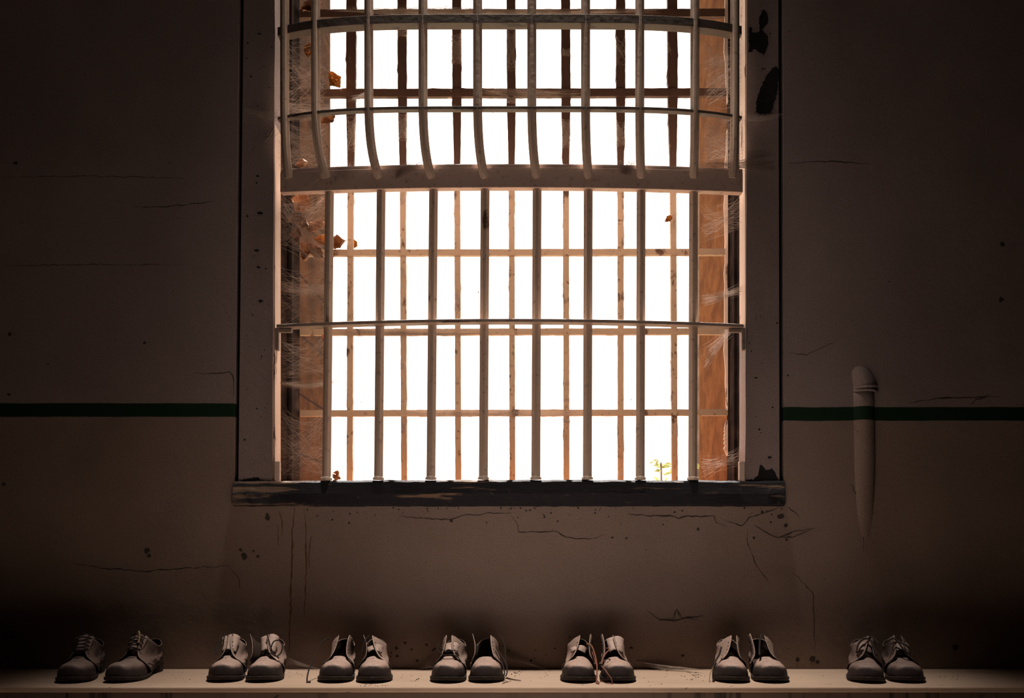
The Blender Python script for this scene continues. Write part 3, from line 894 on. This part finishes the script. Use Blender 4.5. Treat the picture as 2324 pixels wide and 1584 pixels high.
# crumbs and twigs on the shelf
rd = random.Random(21)
mb = MB()
def crumb(x, y, r):
    n = 6; b = Vector((x, y, SHELF_Z+.0002))
    e = rd.uniform(1, 2.2); a0 = rd.uniform(0, PI)
    lo = []
    for i in range(n):
        a = 2*PI*i/n; q = r*rd.uniform(.6,1.2)
        u, v = math.cos(a)*q*e, math.sin(a)*q
        lo.append(b + Vector((u*math.cos(a0)-v*math.sin(a0), u*math.sin(a0)+v*math.cos(a0), 0)))
    hi = [b + (p-b)*.55 + Vector((0,0,r*rd.uniform(.5,.9))) for p in lo]
    mb.loft([lo, hi])
def crumbs(px, py, spread_x, spread_y, n, r0, r1):
    for _ in range(n):
        a, b = px + rd.gauss(0, spread_x), py + rd.gauss(0, spread_y)
        b = min(max(b, 1522), 1558)
        if b < 1554 and any(q0 < a < q1 for q0, q1 in ((85,380),(440,670),(690,905),(950,1155),(1250,1462),(1600,1806),(1900,2122))): continue
        d = F*.359/(b-HZ)
        crumb((a-CX)*d/F, d-D, rd.uniform(r0, r1))
crumbs(1160,1540,700,9,150,.0005,.0016)
crumbs(670,1530,12,5,14,.001,.002); crumbs(1575,1532,22,6,26,.001,.0025); crumbs(1172,1528,9,4,16,.001,.003)
crumbs(400,1536,20,6,9,.0008,.0016); crumbs(1240,1534,14,6,9,.0008,.0016); crumbs(952,1543,4,2,4,.0018,.003); crumbs(850,1556,20,2,14,.001,.002); crumbs(2150,1538,40,5,8,.001,.002)
tag(mb.build('crumb_litter', M['debris']), 'dark crumbs and grit scattered over the shelf top between the shoes', 'litter', kind='stuff')
def shelf_pt(px, py, h=0):
    d = F*.359/(py-HZ); return Vector(((px-CX)*d/F, d-D, SHELF_Z+h))
for pts, r, lb, nm in [([(1150,1540),(1158,1543),(1170,1545),(1182,1547)], .0022, 'short dark twig on the shelf beside the wide open shoe', 'twig'),
                   ([(1140,1552),(1152,1549),(1160,1546)], .0009, 'thin bent twig lying in front of the wide open shoe', 'twig'),
                   ([(1352,1551),(1368,1548),(1385,1552),(1392,1554)], .0012, 'curled russet scrap of lace on the shelf between the shoes with russet laces', 'lace scrap')]:
    q = spline([tuple(shelf_pt(a,b,r+.0002+ (.0007 if i%2 else 0))) for i,(a,b) in enumerate(pts)], 14)
    tag(MB().tube(q, [r*(1-.5*i/13) for i in range(14)], 6).build(nm if 'lace' not in lb.split('scrap')[0] or nm=='twig' else 'lace_scrap', M['twig'] if nm=='twig' else M['lace_rust'], None, True), lb, nm)

# ------------------------------------------------------------------ dry leaves caught in the window
rl = random.Random(31)
def leaf(px, py, y, size, rot, tilt, curl, label, bright=False, seed=0, lobes=0):
    rnd = random.Random(seed)
    root = empty('dry_leaf', P(px, py, y)); root.rotation_euler = (tilt, rnd.uniform(-.5,.5), rot)
    nu, nv = 12, 10; vs = []
    for i in range(nu+1):
        u = i/nu
        hw = size*.40*(math.sin(PI*min(1,u**.72))**.85 + .02)*(1 + .13*math.sin(u*17+seed) + .08*math.sin(u*31+seed*2))
        for j in range(nv+1):
            v = j/nv*2-1
            x = hw*v; z = size*(.5-u)
            yy = curl*size*(abs(v)**1.6*.55 + .5*(u-.4)**2) + size*.15*mnoise.noise(Vector((u*4+seed, v*3, seed*1.7)))
            zz = z + size*.13*mnoise.noise(Vector((u*3, v*4+seed, 2.2)))
            xx = x*(1-.25*abs(curl)*abs(v))
            vs.append(Vector((xx, -yy, zz)))
    fs = [(i*(nv+1)+j,(i+1)*(nv+1)+j,(i+1)*(nv+1)+j+1,i*(nv+1)+j+1) for i in range(nu) for j in range(nv)]
    R_ = Matrix.Rotation(rnd.uniform(0,2*PI) if False else 0, 4, 'Y')
    o = link_mesh('leaf_blade', vs, fs, M['leaf_bright' if bright else 'leaf'], root, True); mod_solid(o, size*.012, 0)
    MB().tube([(0, size*.0, size*.48),(size*.02, -size*.03, size*.62),(size*.06,-size*.02,size*.8)], size*.014, 5).build('leaf_stem', M['leaf_stem'], root, True)
    # midrib
    MB().tube([vs[i*(nv+1)+nv//2] + Vector((0,-size*.01,0)) for i in range(nu+1)], size*.011, 4).build('midrib', M['leaf_stem'], root, True)
    tag(root, label, 'leaf', 'dry leaves caught in the window')
    return root
def spin(o, a): o.rotation_euler = (Matrix.Rotation(a,3,'Y') @ o.rotation_euler.to_matrix()).to_euler(); return o
LV_SCALE = .86
LV = [
 (683,462,.10,.085,.3,.2,.5,'long pale dry leaf hanging under the rail at the top of the leaf clump',False,R(35)),
 (663,492,.09,.06,.9,.1,.8,'narrow folded brown leaf against the white jamb in the leaf clump',False,R(20)),
 (690,505,.10,.06,-.4,.3,.7,'curled brown leaf in the middle of the leaf clump, above the folded heart-shaped one',False,R(-40)),
 (708,512,.12,.05,.5,-.2,.9,'small crumpled leaf at the upper right of the clump beside the bar',True,R(150)),
 (725,520,.10,.055,-.8,.2,.9,'pale crumpled leaf behind the first lower bar',False,R(80)),
 (673,540,.08,.058,.2,.1,.9,'folded heart-shaped brown leaf dangling low by the jamb',False,R(-15)),
 (700,574,.10,.068,-.3,.15,.6,'large veined brown leaf at the foot of the clump, point down',False,R(25)),
 (716,580,.085,.066,.5,.1,.7,'broad brown leaf overlapping the large veined one at the foot of the clump',False,R(-30)),
 (730,545,.13,.06,.3,-.3,.6,'dark orange leaf tucked behind the first lower bar above the veined leaves',True,R(100)),
 (768,552,.185,.070,.2,.4,.8,'brown leaf resting on the grille crossing right of the first lower bar',False,R(70)),
 (800,556,.215,.045,.2,.2,.4,'small amber leaf glowing behind the grille crossing near the leaf clump',True,R(60)),
 (758,580,.20,.045,.2,.9,.6,'pale leaf hanging under the grille cross bar by the leaf clump',True,R(100)),
 (762,186,.17,.065,.1,.1,.5,'amber leaf standing on the upper grille cross bar near the jamb',True,R(160)),
 (748,270,.16,.062,.2,.2,.7,'dark red-brown leaf below the bowed band beside the second basket bar',False,R(75)),
 (706,20,.12,.06,.2,.2,.8,'brown leaf at the very top of the window behind the basket',False,R(40)),
 (700,120,.10,.05,.2,.2,.9,'thin orange leaf on edge in the webs below the thick band',True,R(10)),
 (690,372,.08,.045,.2,.6,.7,'brown leaf scrap lying on top of the rail by the jamb',False,R(80)),
 (735,765,.12,.03,.3,.3,.7,'tiny orange leaf scrap in the web under the lower band',True,R(30)),
 (1515,497,.17,.032,.3,.2,.8,'lone curled orange leaf clinging to the last upright of the grille',True,R(40)),
 (770,1082,.16,.06,.2,1.2,.5,'flat brown leaf lying on the sill behind the first two bars',False,R(90)),
]
for i, a in enumerate(LV):
    px,py,y,size,rot,tilt,curl,lb,br,sp = a
    spin(leaf(px,py,y,size*LV_SCALE,rot,tilt,curl,lb,br,seed=i+1), sp)

# ------------------------------------------------------------------ cobwebs
def strand(mb, a, b, sag, r, n=5):
    pts = []
    for i in range(n):
        f = i/(n-1); p = a.lerp(b, f); p = p + Vector((0,0,-sag*4*f*(1-f)))
        pts.append(p)
    mb.tube(pts, r, 3, caps=False)
def web(label, A, B, n, seed, r=.00017, sag=.01, cross=1.0, jit=.006):
    """threads run from line A to line B (lists of (px,py,y)), with finer threads strung between them"""
    rnd = random.Random(seed); mb = MB()
    A = [P(*p) for p in A]; B = [P(*p) for p in B]
    def on(L):
        if len(L) == 1: return L[0].copy()
        u = rnd.random()*(len(L)-1); i = min(int(u), len(L)-2); return L[i].lerp(L[i+1], u-i)
    J = lambda: Vector((rnd.gauss(0,jit), rnd.gauss(0,jit), rnd.gauss(0,jit)))
    lines = []
    for _ in range(int(n*1.5)):
        a, b = on(A)+J(), on(B)+J(); s = rnd.uniform(0, sag)
        lines.append((a,b,s)); strand(mb, a, b, s, r*rnd.uniform(.6,1.4))
    def at(l, f): return l[0].lerp(l[1], f) + Vector((0,0,-l[2]*4*f*(1-f)))
    for _ in range(int(n*cross)):
        f = rnd.random(); l1 = rnd.choice(lines)
        best = min(rnd.sample(lines, min(8,len(lines))), key=lambda q: (at(q,f)-at(l1,f)).length if q is not l1 else 9)
        strand(mb, at(l1,f), at(best, min(1,max(0,f+rnd.uniform(-.15,.15)))), rnd.uniform(0,.003), r*rnd.uniform(.5,.9), 3)
    o = mb.build('cobweb', M['web'])
    return tag(o, label, 'cobweb', kind='stuff')
web('matted cobweb filling the upper jamb corner under the thick band', [(637,80,.06),(637,250,.06)], [(735,75,.05),(735,255,.05)], 90, 1, sag=.03)
web('cobweb hanging along the bowed band beside the first basket bars', [(640,225,.03),(640,265,.03)], [(780,235,.06),(730,262,.03)], 60, 2, sag=.02)
web('matted cobweb in the jamb corner just above the rail', [(637,270,.05),(637,380,.05)], [(735,285,.05),(740,375,.02)], 90, 3, sag=.03)
web('dusty cobweb over the leaf clump below the rail', [(640,445,.03),(640,560,.03)], [(736,440,.05),(736,610,.05)], 100, 4, sag=.02)
web('cobweb sheet sagging across the jamb under the leaf clump', [(640,640,.04),(640,665,.04)], [(736,640,.05),(736,665,.05)], 45, 5, sag=.02, cross=1.5)
web('loose cobweb across the dark jamb above the lower band', [(640,600,.05),(640,740,.05)], [(736,600,.08),(736,740,.06)], 55, 6, sag=.03)
web('cobweb below the lower band beside its bracket', [(642,770,.03),(642,860,.03)], [(736,750,.08),(736,850,.08)], 55, 7, sag=.03)
web('white cobweb hammock slung across the jamb beside the first bar', [(638,868,.03),(640,872,.03)], [(736,872,.05),(790,858,.15)], 40, 8, sag=.018, cross=1.2, jit=.003)
web('cobweb in the lower jamb corner above the sill', [(640,930,.04),(640,1085,.04)], [(736,930,.08),(736,1085,.05)], 90, 9, sag=.03)
web('matted cobweb in the far jamb corner under the thick band', [(1600,90,.12),(1605,240,.12)], [(1682,85,.06),(1680,245,.06)], 110, 10, sag=.02)
web('cobweb on the far jamb between the band and the rail', [(1600,260,.12),(1600,375,.10)], [(1682,250,.06),(1686,380,.0)], 100, 11, sag=.02)
web('grey cobweb veil spread from the rail end onto the casing', [(1560,372,-.03),(1690,372,-.01)], [(1745,352,-.002),(1758,388,-.002)], 60, 12, sag=.01)
web('cobweb threads fanning over the casing beside the rail end', [(1694,320,-.005),(1696,345,-.004)], [(1742,330,-.002),(1760,350,-.002)], 14, 13, sag=.004, cross=.3)
web('fine cobweb reaching from the band end across the casing', [(1692,265,-.04),(1690,285,-.02)], [(1775,262,-.001),(1740,275,-.001)], 26, 14, sag=.008, cross=.4)
web('wispy cobweb from the band end over the opposite casing', [(632,245,-.02),(630,270,-.03)], [(548,246,.0),(590,262,.0)], 24, 15, sag=.012, cross=.4)
web('faint cobweb on the casing below the basket band', [(622,290,.0),(622,320,.0)], [(600,310,.0),(606,325,.0)], 20, 16, sag=.006)
web('cobweb bridging the far jamb below the rail', [(1600,470,.10),(1600,545,.12)], [(1680,445,.05),(1680,520,.05)], 45, 17, sag=.015)
web('pale cobweb strand sheet across the far jamb above the lower band', [(1595,672,.12),(1600,690,.12)], [(1682,650,.04),(1682,662,.04)], 30, 18, sag=.008)
web('cobweb triangle under the far end of the lower band', [(1597,790,.15),(1602,840,.15)], [(1640,750,.05),(1660,756,.05)], 36, 19, sag=.006)
web('cobweb threads near the foot of the far jamb', [(1592,1040,.15),(1600,1085,.15)], [(1682,1020,.05),(1685,1060,.04)], 26, 20, sag=.006)
web('torn cobweb draped from the rail by the second bar', [(750,368,.0),(800,372,.0)], [(765,400,-.05),(800,415,-.045)], 36, 21, sag=.006)
web('gauzy cobweb wedge hanging over the rail by the fourth bar', [(900,370,-.03),(972,366,-.035)], [(896,408,-.042),(905,395,-.042),(930,385,-.042)], 60, 22, sag=.004, cross=2, jit=.002)
web('gauzy cobweb pouch hanging on the rail between two middle bars', [(1402,364,-.03),(1448,364,-.03)], [(1404,392,-.04),(1425,398,-.04),(1440,385,-.04)], 70, 23, sag=.003, cross=2, jit=.002)
web('fine threads fanned down the rail below the ninth bar', [(1335,408,-.06)], [(1290,420,-.04),(1380,420,-.045)], 10, 24, sag=.0, cross=.2)
web('fine threads fanned down the rail below the second bar', [(735,400,-.05)], [(690,430,-.02),(800,428,-.03)], 16, 25, sag=.0, cross=.2)
web('cobweb hung along the topmost cross bar behind the thick band', [(735,20,.12),(1000,18,.12)], [(900,30,.17),(1250,26,.17),(1500,25,.17)], 90, 26, sag=.012)
web('cobweb between the grille and the basket near the jamb', [(790,228,.17),(800,225,.17)], [(842,206,.05),(835,214,.05)], 26, 27, sag=.004)
def wraps(label, spots, seed):
    rnd = random.Random(seed); mb = MB()
    for px, y0, y1, wpx, n in spots:
        for _ in range(n*2):
            a = P(px-wpx/2+rnd.uniform(-1,1), rnd.uniform(y0,y1), GY-.006+rnd.uniform(-.003,.002)); b = P(px+wpx/2+rnd.uniform(-1,1), rnd.uniform(y0,y1), GY-.006+rnd.uniform(-.003,.002))
            strand(mb, a, b, rnd.uniform(0,.003), .00020*rnd.uniform(.6,1.5), 4)
    return tag(mb.build('cobweb', M['web_white']), label, 'cobweb', kind='stuff')
wraps('dense cobweb wrapped round the uprights of the grille above the rail', [(1036,72,148,24,90),(1160,62,162,20,90),(914,255,322,20,80),(1286,268,338,18,80),(1409,270,336,20,60),(797,262,345,18,60),(1286,108,128,18,24),(1160,216,234,20,30),(912,62,84,22,24),(1409,78,150,20,20)], 41)
wraps('cobweb wrapped round the uprights of the grille below the rail', [(1040,650,716,15,36),(916,820,840,15,24),(917,905,918,15,20),(1040,860,878,15,20),(1163,820,840,15,20),(1286,900,915,15,24),(1163,945,958,16,20),(1286,950,960,18,22),(917,950,992,15,36),(1286,860,880,15,20),(1409,700,720,15,16),(917,430,470,15,20),(917,600,640,15,20),(1409,1070,1085,16,16),(1532,470,540,16,24)], 42)
web('loose cobweb strung along the middle cross bar of the grille', [(750,756,GY-.01),(960,748,GY-.01)], [(900,760,GY-.02),(1120,756,GY-.01)], 60, 43, sag=.006, cross=1.5)
web('loose cobweb strung along the lowest cross bar of the grille', [(890,936,GY-.02),(1130,934,GY-.02)], [(980,938,GY-.02),(1380,936,GY-.02)], 70, 44, sag=.010, cross=1.5)
web('cobweb strung along the upper cross bar of the grille', [(1090,205,GY-.02),(1180,204,GY-.02)], [(1130,216,GY-.02),(1330,212,GY-.02)], 70, 45, sag=.006, cross=1.5)
# webs on the shelf and wall behind the shoes
def shelf_web(label, A, B, n, seed, sag=.004):
    rnd = random.Random(seed); mb = MB()
    A = [Vector(a) for a in A]; B = [Vector(b) for b in B]
    on = lambda L: (lambda u: L[min(int(u),len(L)-2)].lerp(L[min(int(u),len(L)-2)+1], u-min(int(u),len(L)-2)))(rnd.random()*(len(L)-1))
    for _ in range(int(n*1.5)):
        strand(mb, on(A), on(B), rnd.uniform(0,sag), .0002*rnd.uniform(.6,1.4), 5)
    return tag(mb.build('cobweb', M['web']), label, 'cobweb', kind='stuff')
def bk(px, py): return P(px, py, -.004)
shelf_web('cobweb tangle along the shelf back between the russet laces and the next pair', [bk(1440,1500),bk(1480,1508),bk(1540,1512)], [shelf_pt(1500,1524,.006),shelf_pt(1560,1524,.008),shelf_pt(1612,1530,.012)], 60, 51)
shelf_web('cobweb behind the wide open shoe running down to the shelf', [bk(1130,1460),bk(1150,1490)], [shelf_pt(1190,1521,.02),shelf_pt(1240,1521,.002)], 34, 52)
shelf_web('cobweb stretched behind the pair with slung laces', [bk(940,1508),bk(1000,1470)], [shelf_pt(950,1521,.002),shelf_pt(985,1522,.01)], 26, 53)
shelf_web('cobweb behind the pair with the standing flap, by the rust run', [bk(648,1490),bk(670,1500)], [shelf_pt(650,1521,.02),shelf_pt(730,1521,.002)], 26, 54)

# ------------------------------------------------------------------ outside: pale trunk, twig and a leafy shoot
tr = empty('tree', (0.9, 1.6, -.4))
mb = MB(); n = 16
base = P(1588, 1250, 1.6)
mb.tube([Vector((base.x + .01*math.sin(i*.9) - .9, 0, i*.3)) for i in range(n)], [.035-.0005*i for i in range(n)], 12)
mb.build('trunk', M['bark'], tr, True)
rt = random.Random(17)
def leafy(spots, size, parent, origin, seed):
    rnd = random.Random(seed); mb = MB()
    for c in spots:
        for _ in range(1):
            a = rnd.uniform(0,2*PI); e = rnd.uniform(-.6,.6); s_ = size*rnd.uniform(.6,1.2)
            u = Vector((math.cos(a)*math.cos(e), math.sin(a)*.4, math.sin(e)+.2)).normalized(); w = u.orthogonal().normalized()
            nrm = u.cross(w)*s_*.12
            mb.add([c-origin, c-origin+u*s_*.5+w*s_*.28+nrm, c-origin+u*s_, c-origin+u*s_*.5-w*s_*.28+nrm], [(0,1,2),(0,2,3)])
    return mb
sp = []
for _ in range(60):
    px = rt.gauss(1588, 6); py = rt.uniform(1062, 1250); sp.append(P(px, py, 1.55 + rt.uniform(-.05,.02)))
leafy(sp, .06, tr, Vector((.9,1.6,-.4)), 3).build('foliage', M['foliage'], tr)
tag(tr, 'slim pale tree trunk with low green leaves outside, beside the far reveal', 'tree')
s0 = Vector((P(1500,1250,1.2).x, 1.2, -.4))
shrub = empty('leafy_shoot', s0)
sp = [P(1500+rt.gauss(0,9), rt.choice([1048,1058,1075,1090])+rt.gauss(0,7), 1.2+rt.uniform(-.05,.05)) for _ in range(16)]
mb = MB()
mb.tube([Vector((0,0,0)), Vector((.02,0,.6)), P(1500,1050,1.2)-s0], .006, 6); mb.build('stem', M['bark'], shrub, True)
leafy(sp, .045, shrub, s0, 5).build('foliage', M['foliage'], shrub)
tag(shrub, 'yellow-green leafy shoot rising outside above the sill', 'plant')
# specks of dead insects hanging in the light
mb = MB(); rk = random.Random(77)
for _ in range(90):
    c = P(rk.uniform(755,1590), rk.uniform(60,1075), GY+.06)
    r = rk.uniform(.0007,.0024)
    mb.add([c+Vector((rk.uniform(-r,r)*1.5, rk.uniform(-r,r), rk.uniform(-r,r))) for _ in range(4)], [(0,1,2),(0,1,3),(0,2,3),(1,2,3)])
tag(mb.build('insect_specks', M['twig']), 'tiny dark insect specks hanging in the webs of the window opening', 'specks', kind='stuff')

# ------------------------------------------------------------------ light, sky, camera
w = bpy.data.worlds.new('sky'); SC.world = w; w.use_nodes = True
bg = w.node_tree.nodes['Background']
bg.inputs['Color'].default_value = (1.0, .86, .76, 1); bg.inputs['Strength'].default_value = 2.8
sun = bpy.data.lights.new('sun', 'SUN'); sun.energy = 42; sun.angle = R(1.2); sun.color = (1, .92, .85)
so_ = bpy.data.objects.new('sun', sun); COL.objects.link(so_)
elev, az = R(57.5), R(-1.6)
dv = Vector((math.sin(az)*math.cos(elev), -math.cos(az)*math.cos(elev), -math.sin(elev)))
so_.rotation_euler = dv.to_track_quat('-Z', 'Y').to_euler(); so_.location = (0, 6, 8)

shelf_fill = bpy.data.lights.new('shelf_fill_spot', 'SPOT'); shelf_fill.energy = 1650; shelf_fill.color = (1, .84, .72)  # unseen spot added to light the shelf top and shoes
shelf_fill.spot_size = R(28); shelf_fill.spot_blend = 1.0; shelf_fill.shadow_soft_size = .12
lo_ = bpy.data.objects.new('shelf_fill_spot', shelf_fill); COL.objects.link(lo_)
lo_.location = (.02, -.24, 6.3); lo_.rotation_euler = (Vector((.02,-.26,.5)) - lo_.location).to_track_quat('-Z','Y').to_euler()
wall_fill = bpy.data.lights.new('wall_fill_spot', 'SPOT'); wall_fill.energy = 30; wall_fill.color = (1, .87, .78)  # added low spot below the frame, brightens the wall's middle and fades outward
wall_fill.spot_size = R(80); wall_fill.spot_blend = 1.0; wall_fill.shadow_soft_size = .40
lf_ = bpy.data.objects.new('wall_fill_spot', wall_fill); COL.objects.link(lf_)
lf_.location = (.12, -1.3, .05); lf_.rotation_euler = (Vector((.10,0,1.25)) - lf_.location).to_track_quat('-Z','Y').to_euler()
cam = bpy.data.cameras.new('camera'); co = bpy.data.objects.new('camera', cam); COL.objects.link(co)
co.location = (0, -D, CAM_Z); co.rotation_euler = (R(90), 0, 0)
cam.sensor_width = 36; cam.lens = 36*F/2324
cam.shift_y = (HZ-792)/2324; cam.shift_x = 0
cam.clip_start = .05; cam.clip_end = 200
SC.camera = co
SC.view_settings.view_transform = 'Standard'; SC.view_settings.look = 'None'
SC.view_settings.exposure = 0; SC.view_settings.gamma = 1
try: SC.view_settings.use_curve_mapping = False
except Exception: pass
SC.cycles.use_denoising = True
SC.cycles.max_bounces = 8; SC.cycles.diffuse_bounces = 6; SC.cycles.transparent_max_bounces = 8
